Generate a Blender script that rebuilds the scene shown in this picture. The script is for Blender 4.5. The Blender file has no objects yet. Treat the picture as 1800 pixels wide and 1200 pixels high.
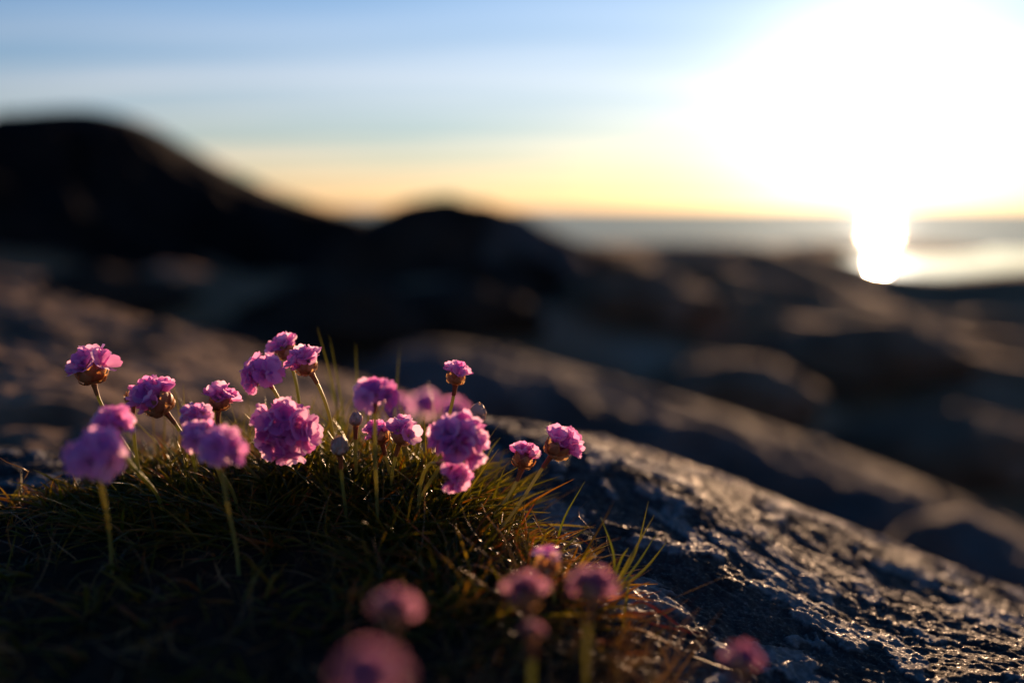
import bpy, math, random
import numpy as np
from mathutils import Vector, Matrix

random.seed(7); np.random.seed(7)
S = bpy.context.scene
COL = S.collection

# ------------------------------------------------------------------ camera
CAMZ = 6.2                      # metres above the sea
FPX = 1750.0                    # focal length in photo pixels (35 mm on 36 mm)
PITCH = math.atan((600 - 365) / FPX)
cam_d = bpy.data.cameras.new('camera'); cam = bpy.data.objects.new('camera', cam_d); COL.objects.link(cam)
cam.location = (0, 0, CAMZ); cam.rotation_euler = (math.pi / 2 - PITCH, 0, 0)
cam_d.lens = 35; cam_d.sensor_width = 36; cam_d.clip_start = 0.01; cam_d.clip_end = 20000
cam_d.dof.use_dof = True; cam_d.dof.focus_distance = 0.398; cam_d.dof.aperture_fstop = 2.8
cam_d.dof.aperture_blades = 0
S.camera = cam
FW = np.array([0, math.cos(PITCH), -math.sin(PITCH)]); UP = np.array([0, math.sin(PITCH), math.cos(PITCH)])
RT = np.array([1.0, 0, 0])
def P(px, py, d):
    """point seen at photo pixel (px, py) at depth d along the lens axis"""
    return np.array([0, 0, CAMZ]) + d * (FW + (px - 900) / FPX * RT + (600 - py) / FPX * UP)

# ------------------------------------------------------------------ sun and sky
sd = P(1556, 228, 1.0) - np.array([0, 0, CAMZ]); sd /= np.linalg.norm(sd)
SUN_EL = math.asin(sd[2]); SUN_AZ = math.atan2(sd[0], sd[1])
sun_d = bpy.data.lights.new('sun', 'SUN'); sun = bpy.data.objects.new('sun', sun_d); COL.objects.link(sun)
sun_d.energy = 5.0; sun_d.angle = math.radians(0.6); sun_d.color = (1.0, 0.60, 0.33)
sun.rotation_euler = Vector((-sd[0], -sd[1], -sd[2])).to_track_quat('-Z', 'Y').to_euler()
sun.location = (0, 3, CAMZ + 4)

W = bpy.data.worlds.new('World'); S.world = W; W.use_nodes = True
nt = W.node_tree; nt.nodes.clear()
def N(tree, typ, **kw):
    n = tree.nodes.new(typ)
    for k, v in kw.items(): setattr(n, k, v)
    return n
def L(tree, a, b): tree.links.new(a, b)
def MA(tree, op, a, b=None, c=None, clamp=False):
    n = N(tree, 'ShaderNodeMath', operation=op); n.use_clamp = clamp
    for i, v in enumerate((a, b, c)):
        if v is None: continue
        if isinstance(v, (int, float)): n.inputs[i].default_value = v
        else: L(tree, v, n.inputs[i])
    return n.outputs[0]
def build_world():
    out = N(nt, 'ShaderNodeOutputWorld'); bg = N(nt, 'ShaderNodeBackground')
    sky = N(nt, 'ShaderNodeTexSky', sky_type='NISHITA')
    sky.sun_disc = False; sky.sun_elevation = SUN_EL; sky.sun_rotation = SUN_AZ
    sky.altitude = 0; sky.air_density = 1.05; sky.dust_density = 0.22; sky.ozone_density = 5.0
    bg.inputs[1].default_value = 0.105
    geo = N(nt, 'ShaderNodeTexCoord')
    sep = N(nt, 'ShaderNodeSeparateXYZ'); L(nt, geo.outputs['Generated'], sep.inputs[0])
    dot = N(nt, 'ShaderNodeVectorMath', operation='DOT_PRODUCT'); L(nt, geo.outputs['Generated'], dot.inputs[0])
    dot.inputs[1].default_value = tuple(sd)
    c = MA(nt, 'MAXIMUM', dot.outputs['Value'], 0.0)
    # thin veil of high cirrus: a flat layer seen in perspective, streaked along one wind direction
    zz = MA(nt, 'ADD', MA(nt, 'MAXIMUM', sep.outputs['Z'], 0.0), 0.08)
    u = MA(nt, 'DIVIDE', sep.outputs['X'], zz); v = MA(nt, 'DIVIDE', sep.outputs['Y'], zz)
    cmb = N(nt, 'ShaderNodeCombineXYZ'); L(nt, u, cmb.inputs[0]); L(nt, v, cmb.inputs[1])
    mp = N(nt, 'ShaderNodeMapping'); L(nt, cmb.outputs[0], mp.inputs[0])
    mp.inputs['Rotation'].default_value = (0, 0, math.radians(28)); mp.inputs['Scale'].default_value = (0.16, 0.8, 1)
    nz = N(nt, 'ShaderNodeTexNoise'); L(nt, mp.outputs[0], nz.inputs['Vector'])
    nz.inputs['Scale'].default_value = 1.0; nz.inputs['Detail'].default_value = 3; nz.inputs['Roughness'].default_value = 0.5
    veil = N(nt, 'ShaderNodeMapRange', interpolation_type='SMOOTHSTEP'); L(nt, nz.outputs[0], veil.inputs[0])
    veil.inputs[1].default_value = 0.34; veil.inputs[2].default_value = 0.68
    veil.inputs[3].default_value = 0.3; veil.inputs[4].default_value = 1.25
    # forward scattering of the sun in the veil
    f1 = MA(nt, 'MULTIPLY', MA(nt, 'POWER', c, 7.0), 0.8)
    f2 = MA(nt, 'MULTIPLY', MA(nt, 'POWER', c, 190.0), 6.0)
    f3 = MA(nt, 'MULTIPLY', MA(nt, 'POWER', c, 4000.0), 60.0)
    glow = MA(nt, 'ADD', MA(nt, 'ADD', f1, f2), f3)
    # the veil is seen through ever more air towards the horizon, which reddens it
    el = N(nt, 'ShaderNodeMapRange'); L(nt, sep.outputs['Z'], el.inputs[0])
    el.inputs[1].default_value = 0.0; el.inputs[2].default_value = 0.25
    ramp = N(nt, 'ShaderNodeValToRGB'); L(nt, el.outputs[0], ramp.inputs[0])
    e = ramp.color_ramp.elements
    e[0].position = 0.0; e[0].color = (1.0, 0.36, 0.14, 1)
    e[1].position = 1.0; e[1].color = (0.85, 0.97, 1.0, 1)
    k = e.new(0.30); k.color = (1.0, 0.55, 0.30, 1)
    k = e.new(0.62); k.color = (1.0, 0.74, 0.50, 1)
    # slant path: the veil thickens towards the horizon
    slant = MA(nt, 'ADD', MA(nt, 'MULTIPLY', MA(nt, 'SUBTRACT', 1.0, el.outputs[0]), 3.6), 0.03)
    f = slant
    vm = N(nt, 'ShaderNodeVectorMath', operation='SCALE'); L(nt, ramp.outputs[0], vm.inputs[0])
    L(nt, MA(nt, 'MULTIPLY', f, veil.outputs[0]), vm.inputs['Scale'])
    gv = N(nt, 'ShaderNodeVectorMath', operation='SCALE'); gv.inputs[0].default_value = (1.0, 0.88, 0.74)     # the glow itself is nearly white
    L(nt, MA(nt, 'MULTIPLY', glow, MA(nt, 'ADD', MA(nt, 'MULTIPLY', veil.outputs[0], 0.6), 0.4)), gv.inputs['Scale'])
    add0 = N(nt, 'ShaderNodeVectorMath', operation='ADD'); L(nt, vm.outputs[0], add0.inputs[0]); L(nt, gv.outputs[0], add0.inputs[1])
    add = N(nt, 'ShaderNodeVectorMath', operation='ADD')
    wb = N(nt, 'ShaderNodeVectorMath', operation='MULTIPLY'); L(nt, sky.outputs[0], wb.inputs[0]); wb.inputs[1].default_value = (0.80, 0.96, 1.02)   # white balance
    L(nt, wb.outputs[0], add.inputs[0]); L(nt, add0.outputs[0], add.inputs[1])
    L(nt, add.outputs[0], bg.inputs[0]); L(nt, bg.outputs[0], out.inputs[0])
build_world()
S.view_settings.view_transform = 'Standard'; S.view_settings.look = 'None'
S.view_settings.exposure = 1.0; S.view_settings.gamma = 1.0
S.cycles.use_denoising = True
S.cycles.sample_clamp_indirect = 6.0
S.cycles.max_bounces = 8; S.cycles.transparent_max_bounces = 8

# ------------------------------------------------------------------ helpers
def tag(o, label=None, cat=None, group=None, kind=None):
    if label: o['label'] = label
    if cat: o['category'] = cat
    if group: o['group'] = group
    if kind: o['kind'] = kind
    return o
def empty(name, loc):
    o = bpy.data.objects.new(name, None); COL.objects.link(o); o.location = loc; o.empty_display_size = 0.005
    return o
def mesh_np(name, verts, faces, mat=None, smooth=True):
    """verts (n,3), faces (m,k) all with the same number of corners"""
    me = bpy.data.meshes.new(name)
    verts = np.asarray(verts, np.float32); faces = np.asarray(faces, np.int32)
    k = faces.shape[1]
    me.vertices.add(len(verts)); me.vertices.foreach_set('co', verts.ravel())
    me.loops.add(faces.size); me.loops.foreach_set('vertex_index', faces.ravel())
    me.polygons.add(len(faces)); me.polygons.foreach_set('loop_start', np.arange(0, faces.size, k, dtype=np.int32))
    me.polygons.foreach_set('use_smooth', np.full(len(faces), smooth))
    me.update(calc_edges=True); me.validate()
    if mat: me.materials.append(mat)
    return me
def link(name, me, parent=None):
    o = bpy.data.objects.new(name, me); COL.objects.link(o); o.parent = parent
    return o
def attr(me, name, vals):
    a = me.attributes.new(name, 'FLOAT', 'POINT'); a.data.foreach_set('value', np.asarray(vals, np.float32).ravel())

def _hash(ix, iy, seed):
    h = (ix.astype(np.int64) * 374761393 + iy.astype(np.int64) * 668265263 + seed * 974634777) & 0xffffffff
    h = ((h ^ (h >> 13)) * 1274126177) & 0xffffffff
    return (h ^ (h >> 16)) & 0xffffffff
def pn(x, y, seed=0):
    x0 = np.floor(x); y0 = np.floor(y); fx = x - x0; fy = y - y0
    u = fx * fx * fx * (fx * (fx * 6 - 15) + 10); v = fy * fy * fy * (fy * (fy * 6 - 15) + 10)
    def g(i, j):
        a = _hash(x0 + i, y0 + j, seed) / 4294967296.0 * 2 * np.pi
        return np.cos(a) * (fx - i) + np.sin(a) * (fy - j)
    a = g(0, 0) * (1 - u) + g(1, 0) * u; b = g(0, 1) * (1 - u) + g(1, 1) * u
    return (a * (1 - v) + b * v) * 1.5
def fbm(x, y, octv=4, seed=0, gain=0.5):
    s = 0; a = 1.0; f = 1.0
    for i in range(octv):
        s = s + a * pn(x * f + 17.3 * i, y * f - 9.1 * i, seed + i); a *= gain; f *= 2.03
    return s
def billow(x, y, octv=3, seed=0, gain=0.5):
    s = 0; a = 1.0; f = 1.0
    for i in range(octv):
        s = s + a * (1 - 2 * np.abs(pn(x * f + 5.3 * i, y * f + 3.7 * i, seed + i)) ** 1.0); a *= gain; f *= 2.1
    return s
def sstep(a, b, x):
    t = np.clip((x - a) / (b - a), 0, 1); return t * t * (3 - 2 * t)
class TPS:
    def __init__(self, pts, reg=1e-4):
        p = np.asarray(pts, float); self.c = p[:, :2]; n = len(p)
        self.s = np.ptp(self.c, axis=0).max(); q = self.c / self.s
        K = self.k(np.linalg.norm(q[:, None] - q[None], axis=2)) + reg * np.eye(n)
        A = np.zeros((n + 3, n + 3)); A[:n, :n] = K; A[:n, n] = 1; A[:n, n + 1:] = q; A[n, :n] = 1; A[n + 1:, :n] = q.T
        self.w = np.linalg.solve(A, np.r_[p[:, 2], 0, 0, 0]); self.q = q
    @staticmethod
    def k(r): return np.where(r > 1e-9, r * r * np.log(np.maximum(r, 1e-9)), 0)
    def __call__(self, x, y):
        x = np.asarray(x, float) / self.s; y = np.asarray(y, float) / self.s
        z = self.w[-3] + self.w[-2] * x + self.w[-1] * y
        for i in range(len(self.q)): z = z + self.w[i] * self.k(np.hypot(x - self.q[i, 0], y - self.q[i, 1]))
        return z
def grid_axis(lo, a, b, hi, fine, grow=1.12):
    core = list(np.arange(a, b, fine)); l = []; x = a; s = fine
    while x > lo: s *= grow; x -= s; l.append(x)
    r = []; x = core[-1]; s = fine
    while x < hi: s *= grow; x += s; r.append(x)
    return np.array(l[::-1] + core + r)
def heightfield(name, xs, ys, zf, mat):
    X, Y = np.meshgrid(xs, ys); r = zf(X, Y); Z, at = r if isinstance(r, tuple) else (r, {})
    nx, ny = len(xs), len(ys); i = np.arange(nx * ny).reshape(ny, nx)
    F = np.stack([i[:-1, :-1], i[:-1, 1:], i[1:, 1:], i[1:, :-1]], -1).reshape(-1, 4)
    me = mesh_np(name, np.stack([X, Y, Z], -1).reshape(-1, 3), F, mat)
    for k, v in at.items(): attr(me, k, np.broadcast_to(v, X.shape))
    return link(name, me)

# ------------------------------------------------------------------ materials
def new_mat(name):
    m = bpy.data.materials.new(name); m.use_nodes = True
    t = m.node_tree; b = t.nodes['Principled BSDF']; return m, t, b
def noise(t, scale, detail=4, rough=0.55, vec=None, dist=0.0):
    n = N(t, 'ShaderNodeTexNoise'); n.inputs['Scale'].default_value = scale
    n.inputs['Detail'].default_value = detail; n.inputs['Roughness'].default_value = rough; n.inputs['Distortion'].default_value = dist
    if vec is None:
        tc = N(t, 'ShaderNodeTexCoord'); vec = tc.outputs['Object']
    L(t, vec, n.inputs['Vector']); return n.outputs[0]
def ramp(t, fac, stops, interp='LINEAR'):
    r = N(t, 'ShaderNodeValToRGB'); L(t, fac, r.inputs[0]); r.color_ramp.interpolation = interp
    e = r.color_ramp.elements
    while len(e) < len(stops): e.new(0.5)
    for el, (p, c) in zip(e, stops): el.position = p; el.color = (*c, 1) if len(c) == 3 else c
    return r.outputs[0]
def mixc(t, f, a, b):
    n = N(t, 'ShaderNodeMix', data_type='RGBA')
    if isinstance(f, (int, float)): n.inputs[0].default_value = f
    else: L(t, f, n.inputs[0])
    for s, v in ((6, a), (7, b)):
        if isinstance(v, tuple): n.inputs[s].default_value = (*v, 1)
        else: L(t, v, n.inputs[s])
    return n.outputs[2]
def bump(t, b, h, dist, strength=1.0):
    n = N(t, 'ShaderNodeBump'); n.inputs['Distance'].default_value = dist; n.inputs['Strength'].default_value = strength
    L(t, h, n.inputs['Height']); L(t, n.outputs[0], b.inputs['Normal'])

def rock_near():
    m, t, b = new_mat('lichened_granite')
    at = N(t, 'ShaderNodeAttribute', attribute_name='lichen'); al = N(t, 'ShaderNodeAttribute', attribute_name='crust')
    g = noise(t, 420, 3, 0.7); base = ramp(t, g, [(0.3, (0.012, 0.012, 0.013)), (0.5, (0.028, 0.028, 0.030)), (0.68, (0.078, 0.076, 0.077)), (0.8, (0.15, 0.14, 0.13))])
    big = noise(t, 22, 4, 0.6); base = mixc(t, ramp(t, big, [(0.42, (0, 0, 0)), (0.62, (1, 1, 1))]), base, (0.02, 0.019, 0.019))
    lc = ramp(t, noise(t, 260, 3, 0.6), [(0.3, (0.08, 0.083, 0.085)), (0.7, (0.22, 0.228, 0.23))])
    c = mixc(t, at.outputs['Fac'], base, lc)
    c = mixc(t, al.outputs['Fac'], c, (0.010, 0.010, 0.011))
    L(t, c, b.inputs['Base Color'])
    r = ramp(t, noise(t, 700, 2), [(0.55, (0.9,) * 3), (0.69, (0.36,) * 3)]); L(t, r, b.inputs['Roughness'])
    b.inputs['Specular IOR Level'].default_value = 0.24
    bump(t, b, noise(t, 900, 4, 0.75), 0.0008, 1.0)
    return m
def rock_far(name, dark, light, lich, scale, blot=0.5, spec=0.15):
    m, t, b = new_mat(name)
    c = ramp(t, noise(t, scale, 6, 0.65), [(0.3, dark), (0.7, light)])
    f = ramp(t, noise(t, scale * 0.35, 5, 0.6, dist=0.6), [(blot, (0, 0, 0)), (blot + 0.12, (1, 1, 1))])
    L(t, mixc(t, f, c, lich), b.inputs['Base Color'])
    b.inputs['Roughness'].default_value = 0.9; b.inputs['Specular IOR Level'].default_value = spec
    bump(t, b, noise(t, scale * 6, 6, 0.7), 0.12 / scale, 0.7)
    return m
def leafy(name, cols, trans, rough=0.45, tmix=0.45, spec=0.4, along=None):
    """thin leaf: principled front plus translucent light from behind, colour varied per strand"""
    m, t, b = new_mat(name)
    if along:
        at = N(t, 'ShaderNodeAttribute', attribute_name='tint'); f = at.outputs['Fac']
    else:
        f = N(t, 'ShaderNodeObjectInfo').outputs['Random']
    c = ramp(t, f, cols); L(t, c, b.inputs['Base Color'])
    b.inputs['Roughness'].default_value = rough; b.inputs['Specular IOR Level'].default_value = spec
    tr = N(t, 'ShaderNodeBsdfTranslucent'); L(t, ramp(t, f, trans), tr.inputs[0])
    mx = N(t, 'ShaderNodeMixShader'); mx.inputs[0].default_value = tmix
    L(t, b.outputs[0], mx.inputs[1]); L(t, tr.outputs[0], mx.inputs[2])
    L(t, mx.outputs[0], t.nodes['Material Output'].inputs[0])
    return m
M_ROCK = rock_near()
M_SLAB = rock_far('brown_granite', (0.08, 0.050, 0.033), (0.26, 0.175, 0.12), (0.05, 0.036, 0.028), 14, 0.55)
M_SHORE = rock_far('shore_granite', (0.08, 0.041, 0.020), (0.32, 0.166, 0.085), (0.34, 0.22, 0.15), 1.0, 0.57)
M_LEDGE = rock_far('grey_granite', (0.04, 0.033, 0.030), (0.15, 0.122, 0.108), (0.02, 0.017, 0.014), 3, 0.54)
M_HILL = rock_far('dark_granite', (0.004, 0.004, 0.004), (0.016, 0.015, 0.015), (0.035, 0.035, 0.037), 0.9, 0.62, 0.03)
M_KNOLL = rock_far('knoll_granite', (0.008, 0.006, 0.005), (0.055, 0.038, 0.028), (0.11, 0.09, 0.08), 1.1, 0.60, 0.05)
M_BOULDER = rock_far('boulder_granite', (0.07, 0.042, 0.026), (0.24, 0.15, 0.10), (0.32, 0.25, 0.21), 2.2, 0.58, 0.1)
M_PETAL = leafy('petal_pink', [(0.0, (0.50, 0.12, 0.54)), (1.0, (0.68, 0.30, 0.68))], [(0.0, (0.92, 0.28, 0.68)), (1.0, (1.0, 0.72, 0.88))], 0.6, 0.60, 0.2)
M_PETAL_SHADE = leafy('petal_shade_tint', [(0.0, (0.24, 0.07, 0.20)), (1.0, (0.38, 0.16, 0.27))], [(0.0, (0.42, 0.12, 0.26)), (1.0, (0.58, 0.28, 0.36))], 0.6, 0.5, 0.2)  # pink petal darkened: shade over the foreground heads put into the colour
M_CALYX = leafy('calyx_paper', [(0.0, (0.35, 0.16, 0.24)), (1.0, (0.5, 0.3, 0.3))], [(0.0, (0.55, 0.2, 0.25)), (1.0, (0.6, 0.35, 0.3))], 0.6, 0.5, 0.2)
M_BRACT = leafy('bract_papery', [(0.0, (0.22, 0.10, 0.045)), (0.6, (0.42, 0.26, 0.13)), (1.0, (0.58, 0.43, 0.30))], [(0.0, (0.55, 0.2, 0.05)), (1.0, (0.85, 0.52, 0.20))], 0.45, 0.5, 0.4)
M_BUD = leafy('bud_scale', [(0.0, (0.30, 0.22, 0.17)), (1.0, (0.55, 0.46, 0.40))], [(0.0, (0.5, 0.25, 0.12)), (1.0, (0.6, 0.4, 0.25))], 0.5, 0.3, 0.4)
M_STEM = leafy('stem_green', [(0.0, (0.13, 0.17, 0.06)), (1.0, (0.19, 0.21, 0.08))], [(0.0, (0.46, 0.46, 0.10)), (1.0, (0.6, 0.52, 0.16))], 0.4, 0.45, 0.5)
M_SHEATH = leafy('sheath_red', [(0.0, (0.20, 0.06, 0.025)), (1.0, (0.25, 0.12, 0.045))], [(0.0, (0.5, 0.1, 0.03)), (1.0, (0.5, 0.22, 0.05))], 0.5, 0.35, 0.4)
M_LEAF = leafy('cushion_leaf', [(0.0, (0.014, 0.024, 0.006)), (0.7, (0.038, 0.05, 0.012)), (0.86, (0.07, 0.062, 0.016)), (1.0, (0.12, 0.055, 0.02))], [(0.0, (0.22, 0.25, 0.02)), (0.8, (0.70, 0.60, 0.07)), (1.0, (0.7, 0.32, 0.05))], 0.32, 0.5, 0.45, along=True)
M_DRY = leafy('dry_grass', [(0.0, (0.05, 0.022, 0.01)), (0.35, (0.06, 0.05, 0.015)), (0.6, (0.15, 0.085, 0.03)), (1.0, (0.28, 0.20, 0.10))], [(0.0, (0.32, 0.12, 0.02)), (0.35, (0.34, 0.28, 0.03)), (1.0, (0.6, 0.40, 0.11))], 0.35, 0.42, 0.5, along=True)
M_BLADE = leafy('grass_blade', [(0.0, (0.09, 0.12, 0.025)), (1.0, (0.15, 0.16, 0.04))], [(0.0, (0.40, 0.46, 0.05)), (1.0, (0.55, 0.50, 0.08))], 0.42, 0.5, 0.5)
def soil_mat():
    m, t, b = new_mat('dark_soil')
    L(t, ramp(t, noise(t, 160, 5, 0.65), [(0.3, (0.006, 0.005, 0.004)), (0.7, (0.03, 0.022, 0.015))]), b.inputs['Base Color'])
    b.inputs['Roughness'].default_value = 0.95; b.inputs['Specular IOR Level'].default_value = 0.1
    bump(t, b, noise(t, 500, 4, 0.7), 0.002); return m
M_SOIL = soil_mat()
def water(name, rough, bscale, bdist, stretch, refl=None):
    m, t, b = new_mat(name); t.nodes.remove(b)
    df = N(t, 'ShaderNodeBsdfDiffuse'); df.inputs[0].default_value = (0.012, 0.022, 0.030, 1)
    gl = N(t, 'ShaderNodeBsdfGlossy', distribution='BECKMANN'); gl.inputs['Color'].default_value = (1, 1, 1, 1); gl.inputs['Roughness'].default_value = rough
    fr = N(t, 'ShaderNodeFresnel'); fr.inputs['IOR'].default_value = 1.333
    mx = N(t, 'ShaderNodeMixShader'); (L(t, fr.outputs[0], mx.inputs[0]) if refl is None else setattr(mx.inputs[0], 'default_value', refl)); L(t, df.outputs[0], mx.inputs[1]); L(t, gl.outputs[0], mx.inputs[2])
    L(t, mx.outputs[0], t.nodes['Material Output'].inputs[0])
    tc = N(t, 'ShaderNodeTexCoord'); mp = N(t, 'ShaderNodeMapping'); L(t, tc.outputs['Object'], mp.inputs[0])
    mp.inputs['Scale'].default_value = (1, stretch, 1)
    bump(t, gl, noise(t, bscale, 5, 0.6, mp.outputs[0]), bdist, 1.0)
    return m
M_SEA = water('sea_water', 0.21, 0.12, 0.10, 1.6, 0.32)      # facets of the waves face the viewer: far less than mirror reflection
M_POOL = water('calm_water', 0.07, 0.6, 0.004, 1.0)

# ------------------------------------------------------------------ the setting
def sea():
    R = 6000; me = mesh_np('sea', [(-R, 60, 0), (R, 60, 0), (R, R, 0), (-R, R, 0)], [(0, 1, 2, 3)], M_SEA)
    tag(link('sea', me), 'open sea reaching to the horizon under the low sun', kind='structure')
    # sheltered inlet behind a low skerry: almost without waves
    n = 40; pts = [(55 + 46 * math.cos(a) * (1 + 0.12 * math.sin(3 * a)), 108 + 38 * math.sin(a), 0.03) for a in np.linspace(0, 2 * math.pi, n, endpoint=False)]
    me = bpy.data.meshes.new('calm_inlet'); me.from_pydata(pts, [], [list(range(n))]); me.materials.append(M_POOL)
    tag(link('calm_inlet', me), 'calm golden inlet between the shore and the skerry', kind='structure')
sea()

# the shore: undulating bare rock from just beyond the near slabs out to the water
ctrl = []
def C(lst, out=ctrl, dz=0):
    for px, py, d in lst:
        p = P(px, py, d); out.append((p[0], p[1], p[2] + dz))
C([(940, 420, 19), (1000, 420, 19), (1100, 427, 20), (1200, 426, 20), (1300, 429, 21), (1400, 433, 22), (1480, 454, 23), (1550, 508, 24), (1615, 508, 24),
   (1665, 486, 24), (1800, 480, 24), (2200, 470, 25), (2700, 465, 26),
   (1000, 476, 14), (1200, 484, 14), (1400, 494, 14.5), (1550, 575, 16), (1700, 562, 16), (2000, 560, 16), (2500, 560, 16), (1200, 444, 17.5), (1400, 452, 18.5), (1550, 532, 20), (1800, 506, 20),
   (900, 560, 9), (1100, 575, 9), (1300, 595, 9), (1500, 680, 9), (1750, 720, 9), (2200, 740, 9),
   (1000, 860, 5), (1250, 910, 5), (1500, 980, 5), (1750, 1040, 5), (2200, 1080, 5),
   (740, 480, 12), (600, 480, 13), (400, 500, 9), (200, 500, 9), (0, 500, 9), (-300, 480, 9)])
for x, y, z in [(-30, 30, -1), (-30, 50, -7), (-12, 36, -5), (3, 30, -6), (8, 31, -6.5), (14, 34, -7.5), (22, 36, -8), (40, 40, -8.5), (60, 45, -9), (-45, 10, 0), (-40, 0, 0), (-8, 2, -1.2),
                (-2, 3.6, -1.3), (-1, 3.8, -1.4), (0.5, 3.6, -1.5), (2, 3.4, -1.9), (4, 3.2, -2.4), (-4, 3.6, -1.2),
                (-2, 2.2, -1.2), (2, 2, -1.8), (6, 2, -2.6), (15, 3, -3), (40, 5, -3), (0, 0, -0.9), (0, -8, -0.5), (-10, -8, -0.3), (12, -8, -1.5), (40, -8, -2), (-30, 80, -9), (20, 90, -10), (70, 90, -10), (10, 55, -9), (40, 60, -10)]:
    ctrl.append((x, y, CAMZ + z))
T_shore = TPS(ctrl, 1e-5)
def z_shore(x, y):
    amp = np.clip(y / 12, 0.12, 1.0)
    n = 0.42 * billow(x / 5.5, y / 4.2, 3, 11) + 0.16 * (billow(x / 1.7, y / 1.9, 2, 15) - 0.8) + 0.10 * fbm(x / 1.1, y / 1.1, 4, 31)
    near = 1 - sstep(1.5, 4, np.hypot(x, y)) 
    return T_shore(x, y) + 0.6 * amp * (n - 0.46) * (1 - 0.8 * sstep(13, 19, y)) - 0.35 * near
o = heightfield('shore_terrain', np.linspace(-45, 75, 420), np.r_[np.linspace(-9, 2, 50), 2 + np.geomspace(0.04, 1, 420) * 76], z_shore, M_SHORE)
tag(o, 'undulating brown rocky shore falling towards the sea', kind='structure')

def crest_ridge(name, line, d, fa, ba, rnd, mat, seed, amp, nscale, tread=0.0):
    """a whaleback of rock with its crest along a line of photo pixels at one distance"""
    pts = np.array([P(px, py, d) for px, py in line]); xs = pts[:, 0]; zs = pts[:, 2]; y0 = pts[:, 1].mean()
    lo, hi = xs.min(), xs.max(); X = np.linspace(lo, hi, 190); Y = np.r_[np.linspace(y0 - d * 0.6, y0 + d * 0.5, 170)]
    # smooth the crest
    fine = np.interp(X, xs, zs); ker = np.hanning(17); ker /= ker.sum(); fine = np.convolve(np.pad(fine, 8, 'edge'), ker, 'valid')
    def zf(x, y):
        c = np.interp(x, X, fine); t = y - y0 - 0.05 * d * pn(x / (0.3 * d), y * 0 + seed, seed)
        a = np.where(t < 0, fa, ba); tr = np.where(t < 0, -np.minimum(t + tread, 0), t)
        n = amp * (billow(x / nscale, y / (0.8 * nscale), 3, seed) - 0.6) + amp * 0.3 * fbm(x / (0.2 * nscale), y / (0.2 * nscale), 3, seed + 5)
        n = n - 1.3 * amp * np.exp(-(pn(x / (1.1 * nscale) + .4 * y / nscale, y / (.5 * nscale), seed + 8) / .045) ** 2)
        return c - a * (np.sqrt(tr * tr + rnd * rnd) - rnd) + n * sstep(0, rnd * 1.2, np.abs(t)) * np.where(t < 0, 1, 0.4)
    return heightfield(name, X, Y, zf, mat)
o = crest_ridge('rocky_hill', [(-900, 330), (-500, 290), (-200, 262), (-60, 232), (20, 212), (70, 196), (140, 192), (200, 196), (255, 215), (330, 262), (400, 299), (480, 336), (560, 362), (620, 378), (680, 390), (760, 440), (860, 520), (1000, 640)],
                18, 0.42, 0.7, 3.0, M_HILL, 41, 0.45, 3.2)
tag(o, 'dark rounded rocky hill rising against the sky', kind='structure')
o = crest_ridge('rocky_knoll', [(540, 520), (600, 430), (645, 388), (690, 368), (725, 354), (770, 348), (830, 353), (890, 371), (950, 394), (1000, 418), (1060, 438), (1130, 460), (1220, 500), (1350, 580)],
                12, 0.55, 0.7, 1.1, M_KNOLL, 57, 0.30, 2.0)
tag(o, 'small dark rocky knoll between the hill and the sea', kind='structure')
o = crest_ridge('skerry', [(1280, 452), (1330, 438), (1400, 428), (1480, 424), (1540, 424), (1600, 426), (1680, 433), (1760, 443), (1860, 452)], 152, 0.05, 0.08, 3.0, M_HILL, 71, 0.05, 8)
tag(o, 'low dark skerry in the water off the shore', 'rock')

# slab on the left, lit along its top by the sun
ct = []
C([(0, 765, 0.66), (0, 690, 0.76), (0, 615, 1.02), (0, 515, 1.75), (-250, 460, 1.8), (-250, 630, 0.95), (-300, 800, 0.62), (200, 570, 1.7), (450, 636, 1.6), (600, 680, 1.5), (740, 722, 1.4), (860, 768, 1.3),
   (250, 720, 0.78), (500, 730, 0.95), (700, 752, 1.1), (300, 640, 1.05)], ct)
C([(0, 600, 2.2), (-250, 560, 2.3), (200, 650, 2.1), (450, 710, 2.0), (740, 800, 1.8), (900, 850, 1.6), (1050, 900, 1.3), (0, 1000, 0.55), (300, 950, 0.62), (600, 930, 0.75), (900, 900, 0.95), (-300, 1000, 0.5)], ct)
T_slab = TPS(ct, 2e-4)
def z_slab(x, y): return T_slab(x, y) + 0.010 * fbm(x / 0.16 + y / 0.5, y / 0.12, 5, 3) + 0.004 * billow(x / 0.05, y / 0.05, 3, 9) - 0.02 * np.exp(-(pn(x / .5 + y / .9, y / .22, 12) / .05) ** 2)
o = heightfield('granite_slab', np.linspace(-1.5, 0.25, 330), np.linspace(0.5, 2.3, 330), z_slab, M_SLAB)
tag(o, 'sunlit brown granite slab sloping down behind the pink flowers', 'rock')

def boulder(name, line, d, fa, ba, rnd, mat, seed, amp, ns, label, tread=0.0):
    o = crest_ridge(name, line, d, fa, ba, rnd, mat, seed, amp, ns, tread); tag(o, label, 'rock'); return o
boulder('granite_ledge', [(560, 700), (640, 640), (720, 600), (800, 598), (900, 618), (1000, 645), (1150, 690), (1300, 735), (1450, 785), (1600, 838), (1700, 880), (1800, 935), (1950, 1030), (2100, 1150)],
        2.9, 0.75, 0.75, 0.16, M_LEDGE, 83, 0.036, 0.5, 'long sloping granite ledge in the gully behind the foreground rock', 0.5)
boulder('granite_boulder', [(1540, 1060), (1580, 960), (1620, 900), (1680, 880), (1740, 905), (1800, 950), (1880, 1020), (1950, 1100)],
        1.7, 0.5, 0.9, 0.12, M_LEDGE, 97, 0.02, 0.2, 'rounded granite boulder at the low end of the ledge')

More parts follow.
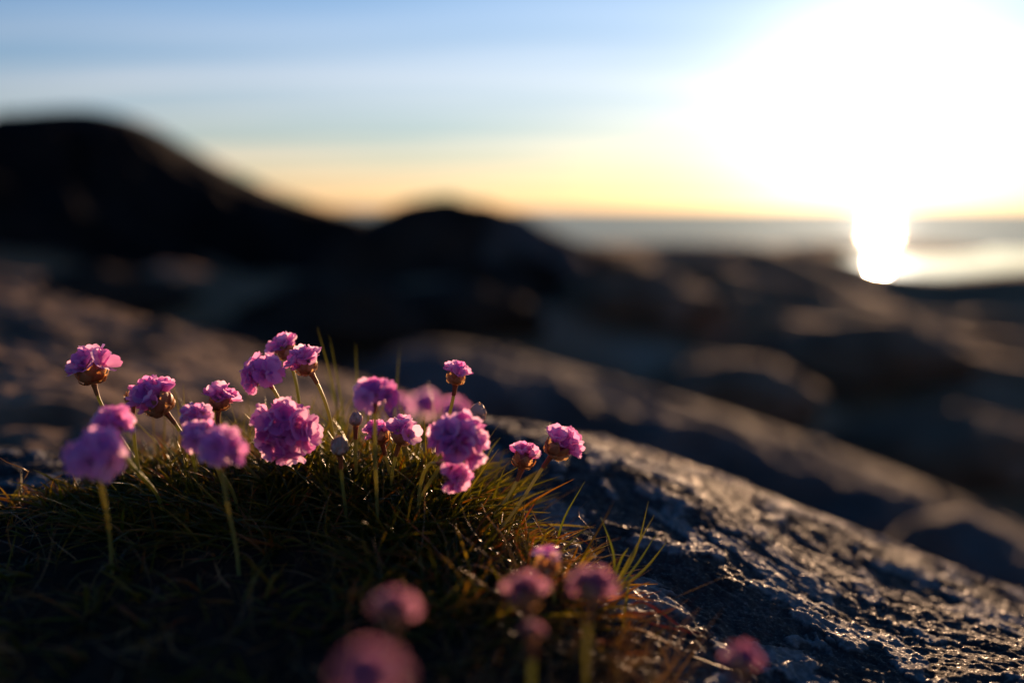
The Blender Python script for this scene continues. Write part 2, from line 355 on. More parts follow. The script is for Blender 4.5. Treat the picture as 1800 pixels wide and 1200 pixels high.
# loose boulders lying on the shore
def loose_boulder(label, px, d, r, sq, seed, mat):
    p = P(px, 560, d); x0, y0 = p[0], p[1]; z0 = float(z_shore(np.array([x0]), np.array([y0]))[0])
    nu, nv = 40, 24; u = np.linspace(0, 2 * np.pi, nu, endpoint=False); v = np.linspace(0.02, np.pi - .02, nv); U, Vv = np.meshgrid(u, v)
    dx, dy, dz = np.sin(Vv) * np.cos(U), np.sin(Vv) * np.sin(U), np.cos(Vv)
    k = 1 + .22 * pn(dx * 1.4 + seed, dy * 1.4 + dz, seed) + .10 * pn(dx * 3 + dz * 2, dy * 3 + seed, seed + 1) + .04 * pn(dx * 7 + dz * 5, dy * 7, seed + 2)
    k = k * (1 - .12 * sstep(.75, .95, np.abs(dx * .7 + dz * .7)))
    V = np.stack([dx * k * r * 1.3, dy * k * r, dz * k * r * sq], -1).reshape(-1, 3)
    i = np.arange(nu * nv).reshape(nv, nu); j = np.roll(i, -1, axis=1)
    o = link('boulder', mesh_np('boulder', V, np.stack([i[:-1], i[1:], j[1:], j[:-1]], -1).reshape(-1, 4), mat))
    o.location = (x0, y0, z0 + r * sq * .25); tag(o, label, 'boulder', 'boulders lying on the shore')
for q in [('blurred dark boulder at the foot of the hill, above the brown slab', 190, 8.5, .55, .5, 3), ('blurred low boulder between the hill foot and the tall pair of flowers', 430, 7.0, .55, .55, 4),
          ('blurred boulder lying below the dip between hill and knoll', 600, 8.0, .6, .55, 5), ('small blurred boulder just behind the upper end of the granite ledge', 660, 5.2, .32, .6, 6),
          ('blurred boulder below the small knoll', 800, 8.5, .55, .5, 7), ('pale blurred boulder on the brown shore, below its level crest', 1130, 10, .6, .5, 8),
          ('blurred boulder in the gully behind the middle of the granite ledge', 1290, 7.0, .5, .55, 9), ('blurred boulder on the brown shore straight below the notch with the sun glitter', 1530, 10, .75, .5, 10),
          ('blurred boulder near the lower end of the granite ledge', 1690, 7.0, .6, .5, 11)]:
    loose_boulder(*q, M_KNOLL if q[1] < 900 else M_BOULDER)

# ------------------------------------------------------------------ the foreground rock
cf = []
crest_px = [(-300, 800, .50), (-100, 803, .50), (0, 806, .50), (130, 800, .505), (300, 808, .51), (500, 800, .52), (700, 768, .54), (800, 748, .55), (880, 740, .56), (960, 744, .575), (1050, 760, .59), (1150, 787, .60), (1250, 818, .60),
            (1340, 855, .60), (1430, 896, .595), (1550, 947, .585), (1650, 990, .575), (1800, 1050, .56), (2000, 1130, .55), (2300, 1245, .53)]
C(crest_px, cf)
C([(1000, 880, .46), (1250, 990, .43), (1100, 1090, .365), (1500, 1090, .43), (1750, 1140, .41), (1400, 1250, .35), (1900, 1250, .36), (500, 905, .43), (500, 1010, .37), (200, 900, .43), (200, 1050, .36), (700, 1000, .385), (880, 940, .42),
   (900, 1200, .315), (400, 1200, .305), (0, 1200, .31), (0, 900, .43), (-300, 1000, .38)], cf)
for x, y, z in [(-.5, 0, -.15), (0, 0, -.155), (.5, 0, -.19), (-.5, -.5, -.2), (0, -.5, -.2), (.6, -.5, -.24), (-.9, .3, -.11), (.9, .3, -.28)]: cf.append((x, y, CAMZ + z))
T_fore = TPS(cf, 1e-4)
_cp = np.array([P(*c) for c in crest_px])
def z_base(x, y):
    yc = np.interp(x, _cp[:, 0], _cp[:, 1]); t = y - yc
    yy = np.minimum(y, yc + 0.05)
    drop = np.where(t > 0, 1.0 * (np.sqrt(t * t + .045 ** 2) - .045), 0)
    return T_fore(x, yy) - drop - 0.25 * np.maximum(t - 0.05, 0)
def z_rock(x, y):
    z = z_base(x, y)
    wx = x + 0.012 * pn(x / .04, y / .04, 3); wy = y + 0.012 * pn(x / .04, y / .04, 4)
    # gneissic banding runs down to the right
    u = (wx * 0.88 - wy * 0.47); v = (wx * 0.47 + wy * 0.88)
    n = 0.0060 * pn(u / .13, v / .07, 21) + 0.0012 * fbm(u / .06, v / .045, 2, 22) + 0.0009 * fbm(wx / .010, wy / .009, 2, 23, .6) + 0.00055 * fbm(x / .0036, y / .0036, 2, 25, .8)
    lm = fbm(wx / .034, wy / .034, 5, 41, 0.62) + 0.25 * pn(x / .1, y / .1, 44)
    lich = sstep(0.20, 0.30, lm)
    fl = 0.5 + 0.5 * pn(x / .004, y / .004, 45)
    crust = sstep(0.30, 0.42, fbm(wx / .03 + 7, wy / .03, 5, 48, 0.65)) * (1 - lich)
    z = z + n + lich * (0.0007 + 0.0007 * fl) + crust * 0.0004 * pn(x / .0022, y / .0022, 49)
    return z, {'lichen': lich * (0.55 + 0.45 * fl), 'crust': crust}
xs = grid_axis(-1.1, -.30, .36, 1.2, .00105); ys = grid_axis(-.7, .31, .64, 1.0, .001)
o = heightfield('foreground_rock', xs, ys, z_rock, M_ROCK)
tag(o, 'dark lichen-covered granite rock under the pink flowers', 'rock')
ROCK = o

# soil pad that the plants grow in
poly = np.array([P(*q)[:2] for q in [(-900, 835, .48), (0, 900, .44), (130, 872, .455), (250, 825, .49), (500, 800, .52), (700, 785, .525), (785, 800, .51), (845, 885, .455), (955, 955, .415), (1060, 1020, .38), (1150, 1110, .345), (1260, 1210, .305)]]
                + [np.array([.12, 0.0]), np.array([0.1, -.35]), np.array([-.9, -.35])])
def sdist(x, y):
    """signed distance to the soil outline, positive inside"""
    d = np.full(np.shape(x), 1e9); ins = np.zeros(np.shape(x), bool); n = len(poly)
    for i in range(n):
        a = poly[i]; b = poly[(i + 1) % n]; e = b - a; wx = x - a[0]; wy = y - a[1]
        t = np.clip((wx * e[0] + wy * e[1]) / (e @ e), 0, 1); d = np.minimum(d, np.hypot(wx - t * e[0], wy - t * e[1]))
        c = ((a[1] > y) != (b[1] > y)) & (x < (b[0] - a[0]) * (y - a[1]) / (b[1] - a[1] + 1e-12) + a[0]); ins ^= c
    return np.where(ins, d, -d)
def z_soil(x, y):
    s = sdist(x, y) + 0.008 * pn(x / .03, y / .03, 61)
    m = sstep(-0.006, 0.03, s)
    return z_base(x, y) + m * 0.013 - 0.007 + 0.003 * fbm(x / .02, y / .02, 3, 63) * m - 0.01 * (1 - sstep(-.02, 0, s))
o = heightfield('soil', grid_axis(-.95, -.30, .16, .2, .003), grid_axis(-.4, .25, .54, .57, .003), z_soil, M_SOIL)
tag(o, 'dark peaty soil in the hollow of the rock', kind='structure')

# ------------------------------------------------------------------ strands: many thin tapered leaves in one mesh
def strands(name, base, dirs, length, width, bend, mat, seg=5, tint=None, curl=None, parent=None):
    """base (n,3), dirs (n,3) unit, length/width (n,), bend (n,3): offset of the tip (quadratic)"""
    n = len(base); base = np.asarray(base); t = np.linspace(0, 1, seg + 1)
    cen = base[:, None] + dirs[:, None] * (length[:, None] * t)[..., None] + bend[:, None] * (t ** 2)[None, :, None]
    if curl is not None:
        ph = np.random.rand(n, 1) * 6.28; fr = np.random.uniform(2, 7, (n, 1))
        s1 = np.random.randn(n, 3); s1 -= (s1 * dirs).sum(1, keepdims=True) * dirs; s1 /= np.linalg.norm(s1, axis=1, keepdims=True)
        s2 = np.cross(dirs, s1)
        cen += curl[:, None, None] * (np.sin(fr * t + ph) - np.sin(ph))[..., None] * s1[:, None] + curl[:, None, None] * (np.cos(fr * t + ph) - np.cos(ph))[..., None] * s2[:, None]
    tan = np.gradient(cen, axis=1); tan /= np.linalg.norm(tan, axis=2, keepdims=True) + 1e-12
    ref = np.random.randn(n, 3); ref /= np.linalg.norm(ref, axis=1, keepdims=True)
    a = np.cross(tan, ref[:, None]); a /= np.linalg.norm(a, axis=2, keepdims=True) + 1e-12; b = np.cross(tan, a)
    w = width[:, None] * np.clip(1.0 - t ** 3 * 0.93, .05, 1)[None] * np.where(t < .1, .75, 1)[None] * .5
    rings = []
    for k, (ca, cb) in enumerate(((1, 0), (-.15, .5), (-1, 0), (-.15, -.35))):
        rings.append(cen + a * (w * ca)[..., None] + b * (w * cb)[..., None])
    V = np.stack(rings, 2)                                     # n, seg+1, 4, 3
    idx = np.arange(n * (seg + 1) * 4).reshape(n, seg + 1, 4)
    F = []
    for k in range(4):
        k2 = (k + 1) % 4
        F.append(np.stack([idx[:, :-1, k], idx[:, :-1, k2], idx[:, 1:, k2], idx[:, 1:, k]], -1).reshape(-1, 4))
    me = mesh_np(name, V.reshape(-1, 3), np.concatenate(F), mat)
    if tint is not None: attr(me, 'tint', np.repeat(tint, (seg + 1) * 4))
    return link(name, me, parent)
def unit(v): return v / (np.linalg.norm(v, axis=-1, keepdims=True) + 1e-12)

def cushion():
    # rosettes packed over a low dome; each sends out a dozen linear leaves
    rng = np.random.default_rng(5); B = []; D = []; Ln = []; Wd = []; Bd = []; Tn = []
    def patch(cx, cy, rx, ry, nros, lmin, lmax, dome, per, green=0.8):
        k = 0
        while k < nros:
            a = rng.uniform(0, 2 * np.pi); r = np.sqrt(rng.uniform()); x = cx + rx * r * np.cos(a); y = cy + ry * r * np.sin(a)
            if sdist(np.array([x]), np.array([y]))[0] < -0.004: k += 1; continue
            h = dome * (1 - r * r); z = float(z_soil(np.array([x]), np.array([y]))[0]) + h - 0.004
            out = np.array([np.cos(a) * r, np.sin(a) * r, 0.0]) * 0.7
            for j in range(rng.integers(per - 3, per + 4)):
                d = unit(rng.normal(0, .75, 3) * np.array([1, 1, .5]) + out + np.array([0, 0, .75]))
                l = rng.uniform(lmin, lmax)
                B.append((x + rng.normal(0, .0025), y + rng.normal(0, .0025), z + rng.normal(0, .002))); D.append(d); Ln.append(l); Wd.append(rng.uniform(.0010, .0016))
                Bd.append(np.array([d[0], d[1], 0]) * l * rng.uniform(0, .5) + np.array([0, 0, -1]) * l * rng.uniform(0, .35) + rng.normal(0, .08, 3) * l)
                Tn.append(rng.uniform(0, .8) if rng.uniform() < green else rng.uniform(.8, 1))
            k += 1
    c = P(620, 860, .425); patch(c[0], c[1], .062, .05, 150, .020, .038, .012, 10)
    c = P(360, 860, .435); patch(c[0], c[1], .055, .05, 140, .016, .032, .005, 9, .72)
    c = P(735, 880, .42); patch(c[0], c[1], .022, .04, 65, .015, .030, .006, 10)
    c = P(150, 900, .43); patch(c[0], c[1], .07, .04, 110, .010, .020, .003, 9, .55)
    c = P(450, 1050, .35); patch(c[0], c[1], .13, .06, 90, .010, .022, .002, 7, .6)
    c = P(850, 1020, .375); patch(c[0], c[1], .045, .045, 120, .014, .028, .004, 9, .4)
    # taller, finer blades standing among the stems
    for k in range(170):
        c = P(rng.uniform(280, 820), 850, rng.uniform(.40, .47)); z = float(z_soil(np.array([c[0]]), np.array([c[1]]))[0])
        d = unit(np.array([rng.normal(.05, .22), rng.normal(0, .22), 1.0])); l = rng.uniform(.034, .056)
        B.append((c[0], c[1], z)); D.append(d); Ln.append(l); Wd.append(rng.uniform(.0006, .0009)); Bd.append(np.array([rng.normal(0, .25), rng.normal(0, .2), -.1]) * l); Tn.append(rng.uniform(.5, .9))
    o = strands('thrift_leaves', np.array(B), np.array(D), np.array(Ln), np.array(Wd), np.array(Bd), M_LEAF, 5, np.array(Tn))
    tag(o, 'cushion of narrow dark green thrift leaves on the rock', 'leaves', kind='stuff')
    print('leaves', len(B))
cushion()

def litter():
    rng = np.random.default_rng(9); n = 17000
    x = rng.uniform(-.34, .12, n); y = rng.uniform(.24, .52, n); s = sdist(x, y)
    # thicker on the open right-hand side of the pad
    keep = (s > -0.007) & (rng.uniform(size=n) < (0.10 + 0.9 * sstep(-.05, .02, x) * (1 - .6 * sstep(.03, .07, s))))
    x, y = x[keep], y[keep]; n = len(x); z = z_soil(x, y)
    d = unit(np.c_[rng.normal(0, 1, n), rng.normal(0, 1, n), rng.uniform(.1, 1.3, n)])
    l = rng.uniform(.008, .030, n); b = rng.normal(0, .35, (n, 3)) * l[:, None]; b[:, 2] -= .2 * l
    o = strands('dry_grass', np.c_[x, y, z], d, l, rng.uniform(.0003, .0009, n), b, M_DRY, 7, rng.uniform(0, 1, n), rng.uniform(0, .005, n))
    tag(o, 'tangle of dry curled brown grass at the edge of the leaves', 'dry grass', kind='stuff')
litter()

# ------------------------------------------------------------------ thrift flowers
def petal_mesh(seed):
    r = random.Random(seed); nu, nv = 4, 5; V = []; F = []
    for j in range(nv + 1):
        t = j / nv; w = 0.00055 + 0.0021 * math.sin(min(1, t * 1.02) ** 1.25 * math.pi * 0.80) * (1.0 if t < .95 else .8)
        for i in range(nu + 1):
            s = i / nu * 2 - 1; x = s * w; y = 0.0062 * t - (0.0006 * (1 - abs(s)) ** 2 if j == nv else 0) - 0.0004 * s * s * t
            z = 0.0007 * s * s * (1 - .5 * t) - 0.0010 * t * t + 0.00025 * math.sin(3 * s + r.uniform(0, 6)) * t
            V.append((x, y, z))
    for j in range(nv):
        for i in range(nu):
            a = j * (nu + 1) + i; F.append((a, a + 1, a + nu + 2, a + nu + 1))
    return np.array(V), np.array(F)
PET = [petal_mesh(i) for i in range(4)]
PETM = [mesh_np('petal', v, f, M_PETAL) for v, f in PET]
def tube(pts, rad, ns=7):
    pts = np.asarray(pts, float); rad = np.broadcast_to(rad, (len(pts),)); tan = unit(np.gradient(pts, axis=0))
    ref = np.array([0.31, .83, .17]); a = unit(np.cross(tan, ref)); b = np.cross(tan, a); th = np.linspace(0, 2 * np.pi, ns, endpoint=False)
    V = (pts[:, None] + rad[:, None, None] * (np.cos(th)[None, :, None] * a[:, None] + np.sin(th)[None, :, None] * b[:, None])).reshape(-1, 3)
    i = np.arange(len(pts) * ns).reshape(-1, ns); j = np.roll(i, -1, axis=1)
    return V, np.stack([i[:-1], j[:-1], j[1:], i[1:]], -1).reshape(-1, 4)
def calyx_mesh():
    v, f = tube([(0, 0, 0), (0, 0, .002), (0, 0, .0038), (0, 0, .0048)], [.0006, .0009, .0012, .0017], 8); return v, f
CAL = calyx_mesh(); CALM = mesh_np('floret', *CAL, M_CALYX)
def petal_mats(seed, spread):
    r = random.Random(seed); out = []
    for k in range(5):
        a = k * 2 * math.pi / 5 + r.uniform(-.2, .2)
        out.append(Matrix.Rotation(a, 4, 'Z') @ Matrix.Translation((0, .0007, .0040)) @ Matrix.Rotation(math.radians(90 - spread + r.uniform(-10, 10)), 4, 'X') @ Matrix.Rotation(r.uniform(-.25, .25), 4, 'Y') @ Matrix.Scale(r.uniform(.9, 1.1), 4))
    return out
PM = {sp: [petal_mats(50 + i, sp) for i in range(5)] for sp in (18, 38, 58)}
def joined_floret(seed, pmat):
    V = [CAL[0]]; F = [CAL[1]]; n = len(CAL[0])
    for k, m in enumerate(PM[58][seed]):
        v, f = PET[k % 4]; A = np.array(m); V.append(v @ A[:3, :3].T + A[:3, 3]); F.append(f + n); n += len(v)
    me = mesh_np('floret', np.concatenate(V), np.concatenate(F), M_CALYX); me.materials.append(pmat)
    idx = np.zeros(len(me.polygons), np.int32); idx[len(CAL[1]):] = 1; me.polygons.foreach_set('material_index', idx)
    return me
JF = [joined_floret(i, M_PETAL) for i in range(3)]; JF_SHADE = [joined_floret(i, M_PETAL_SHADE) for i in range(3)]
def bract_mesh(seed, ln=.0062, wd=.0025, mat=None):
    r = random.Random(seed); V = []; F = []; nu, nv = 4, 5
    for j in range(nv + 1):
        t = j / nv; w = wd * (math.sin((0.12 + .88 * t) * math.pi) ** .7 * (1 - .25 * t) + .0) + .0002
        for i in range(nu + 1):
            s = i / nu * 2 - 1
            V.append((s * w, ln * t, .0006 * s * s - .0016 * math.sin(t * math.pi * .9) + .0003 * r.uniform(-1, 1)))
    for j in range(nv):
        for i in range(nu):
            a = j * (nu + 1) + i; F.append((a, a + 1, a + nu + 2, a + nu + 1))
    return mesh_np('bract', V, F, mat)
BRM = [bract_mesh(i, mat=M_BRACT) for i in range(3)]; BUM = [bract_mesh(i + 9, .0058, .0027, M_BUD) for i in range(3)]
def receptacle_mesh():
    th = np.linspace(0, 2 * np.pi, 8, endpoint=False); V = []; prof = [(0.0006, -.0012), (.0022, -.0004), (.0030, .0012), (.0026, .0028), (.0012, .0040), (.0001, .0043)]
    for r, z in prof:
        for a in th: V.append((r * math.cos(a), r * math.sin(a), z))
    i = np.arange(len(V)).reshape(-1, 8); j = np.roll(i, -1, axis=1)
    return mesh_np('receptacle', V, np.stack([i[:-1], j[:-1], j[1:], i[1:]], -1).reshape(-1, 4), M_BRACT)
REC = receptacle_mesh()

def frame_from_axis(ax, roll):
    q = Vector(ax).normalized().to_track_quat('Z', 'Y').to_matrix().to_4x4(); return q @ Matrix.Rotation(roll, 4, 'Z')
nfl = 0
def flower(label, px, py, d, wpx, typ, axis, base, blurred=False, bow=(0, 0), group=None, nflor=None, sheath=True, faded=False):
    """axis: (right, up, toward the camera) of the head; base: pixel and depth of the stem's foot"""
    global nfl; nfl += 1; r = random.Random(nfl * 31)
    hp = P(px, py, d); width = wpx / FPX * d
    ax = axis[0] * RT + axis[1] * UP - axis[2] * FW; ax = ax / np.linalg.norm(ax)
    nominal = {'A': .0240, 'B': .0202, 'C': .0078, 'D': .0100}[typ]; sc = width / nominal
    cen_off = {'A': .0015, 'B': .0052, 'C': .0036, 'D': .0045}[typ] * sc       # head centre ahead of the receptacle
    org = hp - ax * cen_off
    bp = P(*base); bz = max(float(z_soil(np.array([bp[0]]), np.array([bp[1]]))[0]), float(z_rock(np.array([bp[0]]), np.array([bp[1]]))[0][0])) if len(base) == 3 and d < .7 else bp[2]
    bp = np.array([bp[0], bp[1], bz - .001])
    root = empty('thrift_flower', bp); tag(root, label, 'flower', group or 'thrift flowers growing on the rock')
    # stem
    t = np.linspace(0, 1, 11)[:, None]; p0 = bp; p3 = org - ax * .001 * sc; ln = np.linalg.norm(p3 - p0)
    p1 = p0 + np.array([0, 0, 1]) * ln * .35 + RT * bow[0] * .001 + UP * bow[1] * .001; p2 = p3 - ax * min(ln * .4, .02)
    pts = (1 - t) ** 3 * p0 + 3 * (1 - t) ** 2 * t * p1 + 3 * (1 - t) * t * t * p2 + t ** 3 * p3
    v, f = tube(pts - bp, np.linspace(.00075, .0007, 11)); link('stem', mesh_np('stem', v, f, M_STEM), root)
    if sheath:
        seg = np.array([pts[-1] + (pts[-1] - pts[-2]) / np.linalg.norm(pts[-1] - pts[-2]) * q for q in (-.0075, -.005, -.002, .0006)]) if ln > .02 else pts[-4:]
        tt = np.array([.88, .92, .96, 1.0])[:, None]; tt = 1 - (1 - tt) * min(1, .04 / ln)
        seg = (1 - tt) ** 3 * p0 + 3 * (1 - tt) ** 2 * tt * p1 + 3 * (1 - tt) * tt * tt * p2 + tt ** 3 * p3
        v, f = tube(seg - bp, [.00084, .00095, .0010, .0013]); link('sheath', mesh_np('sheath', v, f, M_SHEATH), root)
    H = Matrix.Translation(Vector(org - bp)) @ frame_from_axis(ax, r.uniform(0, 6.28)) @ Matrix.Scale(sc, 4)
    o = link('receptacle', REC, root); o.matrix_basis = H
    GA = 2.39996
    if typ in ('A', 'B', 'D'):
        nfo = nflor or {'A': 19, 'B': 12, 'D': 4}[typ]; cap = {'A': 104, 'B': 46, 'D': 22}[typ]
        for i in range(nfo):
            cth = 1 - (1 - math.cos(math.radians(cap))) * (i + .5) / nfo; th = math.acos(cth) + r.uniform(-.2, .2); ph = i * GA + r.uniform(-.3, .3)
            dv = Vector((math.sin(th) * math.cos(ph), math.sin(th) * math.sin(ph), math.cos(th)))
            r0 = .0028 if typ == 'A' else .0024; start = Vector((dv.x * r0, dv.y * r0, .0016 + dv.z * r0 * .8))
            sp = r.choice((18, 38, 58, 58)) if typ == 'A' else (r.choice((18, 18, 38)) if typ == 'B' else 18)
            fs = r.uniform(.72, 1.25) * (1.16 if typ == 'B' else (.9 if typ == 'D' else 1.06))
            FM = H @ Matrix.Translation(start) @ frame_from_axis(dv, r.uniform(0, 6.28)) @ Matrix.Scale(fs, 4)
            if blurred:
                o = link('floret', (JF_SHADE if faded else JF)[r.randrange(3)], root); o.matrix_basis = FM
            else:
                fo = link('floret', CALM, root); fo.matrix_basis = FM
                for k, m in enumerate(PM[sp][r.randrange(5)]):
                    po = link('petal', PETM[(k + i) % 4], fo); po.matrix_basis = m
    rings = {'A': [(7, 62, .0006, .9), (6, 82, -.0003, .8)], 'B': [(6, 30, .0006, 1.4), (6, 44, .0, 1.25), (5, 62, -.0006, .9)], 'D': [(6, 16, .0004, 1.1), (6, 34, -.0002, 1.0), (5, 52, -.0006, .75)],
             'C': [(5, 4, .0012, .95), (6, 10, .0005, 1.0), (6, 22, -.0002, .9), (5, 38, -.0007, .7)]}[typ]
    for ri, (n, lean, z0, bs) in enumerate(rings):
        for i in range(n):
            a = i * 2 * math.pi / n + ri * .5 + r.uniform(-.15, .15)
            rad = .0016 if typ != 'C' else .0013
            M = H @ Matrix.Rotation(a, 4, 'Z') @ Matrix.Translation((0, rad, z0)) @ Matrix.Rotation(math.radians(90 - lean + r.uniform(-6, 6)), 4, 'X') @ Matrix.Scale(bs * r.uniform(.9, 1.1), 4)
            if typ in 'CD':
                # scales close over the tip
                M = M @ Matrix.Rotation(math.radians(16 if typ == 'C' else 0), 4, 'X')
            o = link('bract' if typ != 'C' else 'scale', (BUM if typ == 'C' else BRM)[r.randrange(3)], root); o.matrix_basis = M
    return root

FL = flower
FL('pink thrift flower leaning out alone on a long stem towards the brown slab', 160, 652, .402, 78, 'B', (-.2, 1, .1), (262, 830, .425), nflor=14)
FL('half-open thrift bud with two purple petal tips showing above papery scales', 235, 694, .405, 30, 'D', (.05, 1, .05), (250, 840, .42), nflor=2)
FL('pink thrift flower nodding sideways with its golden bracts turned to the sun', 277, 707, .395, 82, 'B', (-.6, .75, .1), (345, 850, .42), nflor=17)
FL('soft pink thrift flower just above the most lavender blurred head', 200, 750, .345, 78, 'A', (-.3, 1, -.1), (290, 900, .40), True)
FL('pale lavender blurred thrift head lowest at the left edge of the cushion', 168, 800, .318, 100, 'A', (-.1, 1, .2), (195, 960, .36), True)
FL('pink thrift flower with upright petals above the three crowded heads', 386, 705, .402, 56, 'B', (.15, 1, .05), (480, 850, .42), nflor=10)
FL('pink thrift head uppermost of the three crowded together', 345, 735, .378, 58, 'A', (-.3, 1, .2), (400, 880, .41))
FL('pink thrift head in the middle of the three crowded together', 348, 768, .357, 66, 'A', (-.3, .8, .4), (420, 900, .40), True)
FL('magenta thrift head with orange base lowest of the three crowded together', 390, 792, .335, 82, 'A', (.0, 1, .1), (420, 1010, .36), True)
FL('round magenta thrift head tilted away from the sun beside a pair of tall flowers', 463, 662, .386, 78, 'A', (-.55, .75, .35), (505, 850, .42))
FL('tallest pink thrift flower, rearmost of the tall pair', 503, 615, .418, 52, 'B', (-.35, 1, .05), (528, 850, .44), nflor=13)
FL('large full pink thrift head facing outward in the middle of the cushion', 503, 758, .384, 104, 'A', (-.08, .25, 1), (520, 880, .43), nflor=34)
FL('tall pink thrift flower with red upper stem, front of the tall pair', 538, 641, .400, 60, 'B', (-.5, .85, .15), (590, 830, .42), nflor=14)
FL('small closed bud on a straight stem beside the blurred purple head', 626, 733, .402, 26, 'C', (.05, 1, .1), (628, 850, .42))
FL('soft purple thrift head on an upright stem above the two low half-open flowers', 660, 697, .358, 76, 'A', (.05, 1, .1), (664, 920, .39), True)
FL('closed pale silvery bud low among the leaves', 597, 780, .377, 36, 'C', (0, 1, .25), (612, 950, .395))
FL('low half-open thrift flower behind an upright stem', 668, 764, .402, 52, 'B', (-.25, 1, .1), (690, 860, .42), nflor=11)
FL('low half-open thrift flower opening towards the bare rock', 708, 762, .398, 62, 'B', (.35, 1, .1), (690, 870, .415), nflor=13)
FL('narrow half-open thrift flower standing tall on a single curved stem', 802, 660, .402, 52, 'B', (.12, 1, .05), (752, 850, .425), nflor=7)
FL('round closed bud with papery scales above the rock crest', 840, 722, .408, 36, 'C', (.1, 1, .2), (770, 850, .44))
FL('large deep magenta thrift head bending over the edge of the cushion', 805, 774, .362, 96, 'A', (.2, .45, .85), (725, 940, .40), nflor=34)
FL('pink thrift head hanging just under the large deep magenta one', 797, 832, .368, 62, 'B', (.55, -.35, .45), (735, 930, .395), nflor=12)
FL('small half-open thrift flower on a red-jointed stem leaning over the rock', 922, 806, .402, 58, 'B', (.3, .95, .0), (806, 925, .392), nflor=8, bow=(9, -4))
FL('half-open thrift flower farthest out over the rock on an arching stem', 981, 785, .402, 72, 'B', (.6, .8, .0), (822, 925, .390), nflor=10, bow=(17, -9))
FL('slender blurred thrift bud with purple tip above two blurred heads', 962, 985, .335, 44, 'D', (-.15, 1, .0), (975, 1090, .35), True, nflor=3)
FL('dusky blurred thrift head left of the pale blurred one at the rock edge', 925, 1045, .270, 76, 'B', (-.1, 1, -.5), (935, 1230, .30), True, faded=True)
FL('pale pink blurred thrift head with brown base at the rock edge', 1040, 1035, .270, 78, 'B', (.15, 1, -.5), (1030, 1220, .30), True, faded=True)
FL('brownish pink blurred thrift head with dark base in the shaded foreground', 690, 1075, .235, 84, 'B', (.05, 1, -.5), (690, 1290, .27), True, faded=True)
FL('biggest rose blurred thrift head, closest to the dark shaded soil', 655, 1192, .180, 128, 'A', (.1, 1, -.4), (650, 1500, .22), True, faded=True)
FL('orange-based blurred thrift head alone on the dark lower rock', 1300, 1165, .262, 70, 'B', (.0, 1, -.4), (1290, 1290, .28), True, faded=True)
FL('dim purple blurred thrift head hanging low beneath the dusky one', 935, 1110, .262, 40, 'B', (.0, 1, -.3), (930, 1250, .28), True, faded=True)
for lb, q in (('pink blurred thrift head behind the cushion, nearest the soft purple head', (700, 722, .66, 58, (-.2, 1, 0))), ('pink blurred thrift head behind the cushion, between two others', (748, 712, .70, 56, (.1, 1, 0))),
              ('pink blurred thrift head behind the narrow tall flower', (800, 728, .68, 56, (.2, 1, 0)))):
    FL(lb, q[0], q[1], q[2], q[3], 'A', q[4], (q[0] + 5, q[1] + 110, q[2] + .01), True, group='thrift heads behind the cushion')

# ------------------------------------------------------------------ single grass blades
def blade(name, pts, w, mat, root_at):
    pts = np.array([P(*p) for p in pts]); n = 9; t = np.linspace(0, 1, n)
    k = np.linspace(0, 1, len(pts)); c = np.stack([np.interp(t, k, pts[:, i]) for i in range(3)], 1)
    for _ in range(2): c[1:-1] = .25 * c[:-2] + .5 * c[1:-1] + .25 * c[2:]
    tan = unit(np.gradient(c, axis=0)); a = unit(np.cross(tan, FW + .6 * RT)); b = np.cross(tan, a)
    ww = w * np.clip(1 - t ** 2.2 * .93, .06, 1)[:, None] * .5
    V = np.stack([c + a * ww, c + b * ww * .4, c - a * ww, c - b * ww * .25], 1).reshape(-1, 3) - root_at
    i = np.arange(n * 4).reshape(n, 4); j = np.roll(i, -1, axis=1)
    return mesh_np(name, V, np.stack([i[:-1], j[:-1], j[1:], i[1:]], -1).reshape(-1, 4), mat)
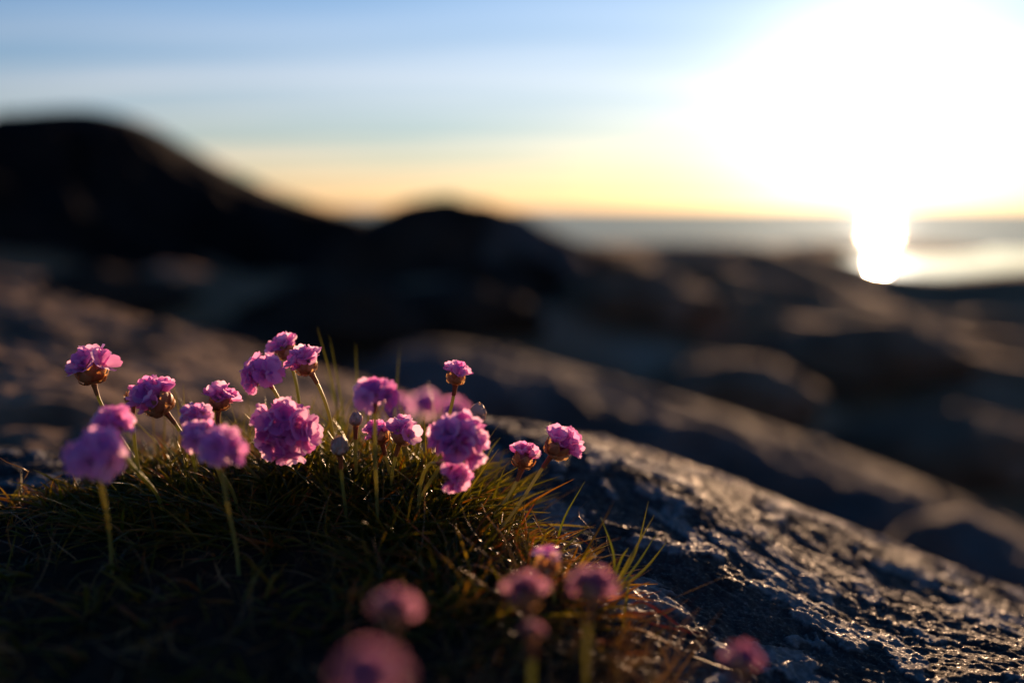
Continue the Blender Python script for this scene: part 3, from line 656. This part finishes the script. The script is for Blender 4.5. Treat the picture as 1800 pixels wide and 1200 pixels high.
def tuft(name, label, blades, mat, w=.0012, group=None, cat='grass'):
    r0 = P(*blades[0][0]); root = empty(name, r0); tag(root, label, cat, group)
    for b in blades: link('blade', blade('blade', b, w * random.uniform(.8, 1.2), mat, r0), root)
tuft('grass_tuft', 'tall fine grass blades rising behind the tall pair of flowers', [
    [(600, 830, .46), (592, 700, .455), (558, 575, .45)], [(606, 830, .46), (604, 720, .46), (579, 590, .46)], [(615, 840, .47), (600, 740, .47), (570, 650, .47)],
    [(585, 830, .47), (575, 760, .47), (566, 690, .475)], [(560, 830, .47), (548, 760, .47), (552, 690, .475)]], M_BLADE, .0014)
tuft('grass_tuft', 'two upright grass blades behind the blurred purple flower head', [
    [(632, 830, .47), (629, 700, .47), (625, 603, .475)], [(690, 830, .47), (694, 720, .47), (703, 608, .475)]], M_BLADE, .0014)
tuft('grass_tuft', 'short grass blades behind the narrow tall flower', [
    [(735, 820, .46), (738, 760, .465), (744, 715, .47)], [(748, 830, .46), (765, 755, .465), (782, 690, .47)], [(770, 820, .46), (790, 750, .465), (811, 700, .47)], [(845, 830, .43), (862, 790, .43), (880, 768, .43)]], M_BLADE, .0009)
tuft('grass_shoot', 'single green grass blade slanting up in front of the bare rock', [[(976, 965, .405), (990, 910, .405), (1028, 846, .405)]], M_BLADE, .0013)
tuft('grass_tuft', 'sparse tuft of green grass blades standing against the dark rock', [
    [(1081, 1025, .37), (1080, 970, .375), (1056, 908, .375)], [(1082, 1030, .37), (1105, 985, .37), (1150, 905, .38)], [(1084, 1030, .37), (1120, 970, .38), (1140, 880, .385)],
    [(1086, 1035, .37), (1125, 985, .38), (1152, 940, .385)], [(1085, 1040, .37), (1135, 1000, .38), (1172, 952, .385)], [(1095, 1100, .355), (1100, 1060, .36), (1110, 1000, .365)],
    [(1075, 1030, .37), (1092, 980, .375), (1105, 962, .375)]], M_BLADE, .0012)
tuft('straw', 'bent pale dry straw lying out over the dark rock', [[(1105, 1065, .355), (1130, 1052, .36), (1165, 1078, .36), (1215, 1115, .362)], [(1100, 1075, .355), (1150, 1078, .36), (1195, 1066, .365)], [(1110, 1082, .352), (1160, 1100, .355), (1235, 1113, .36)]], M_SHEATH, .0010, cat='straw')
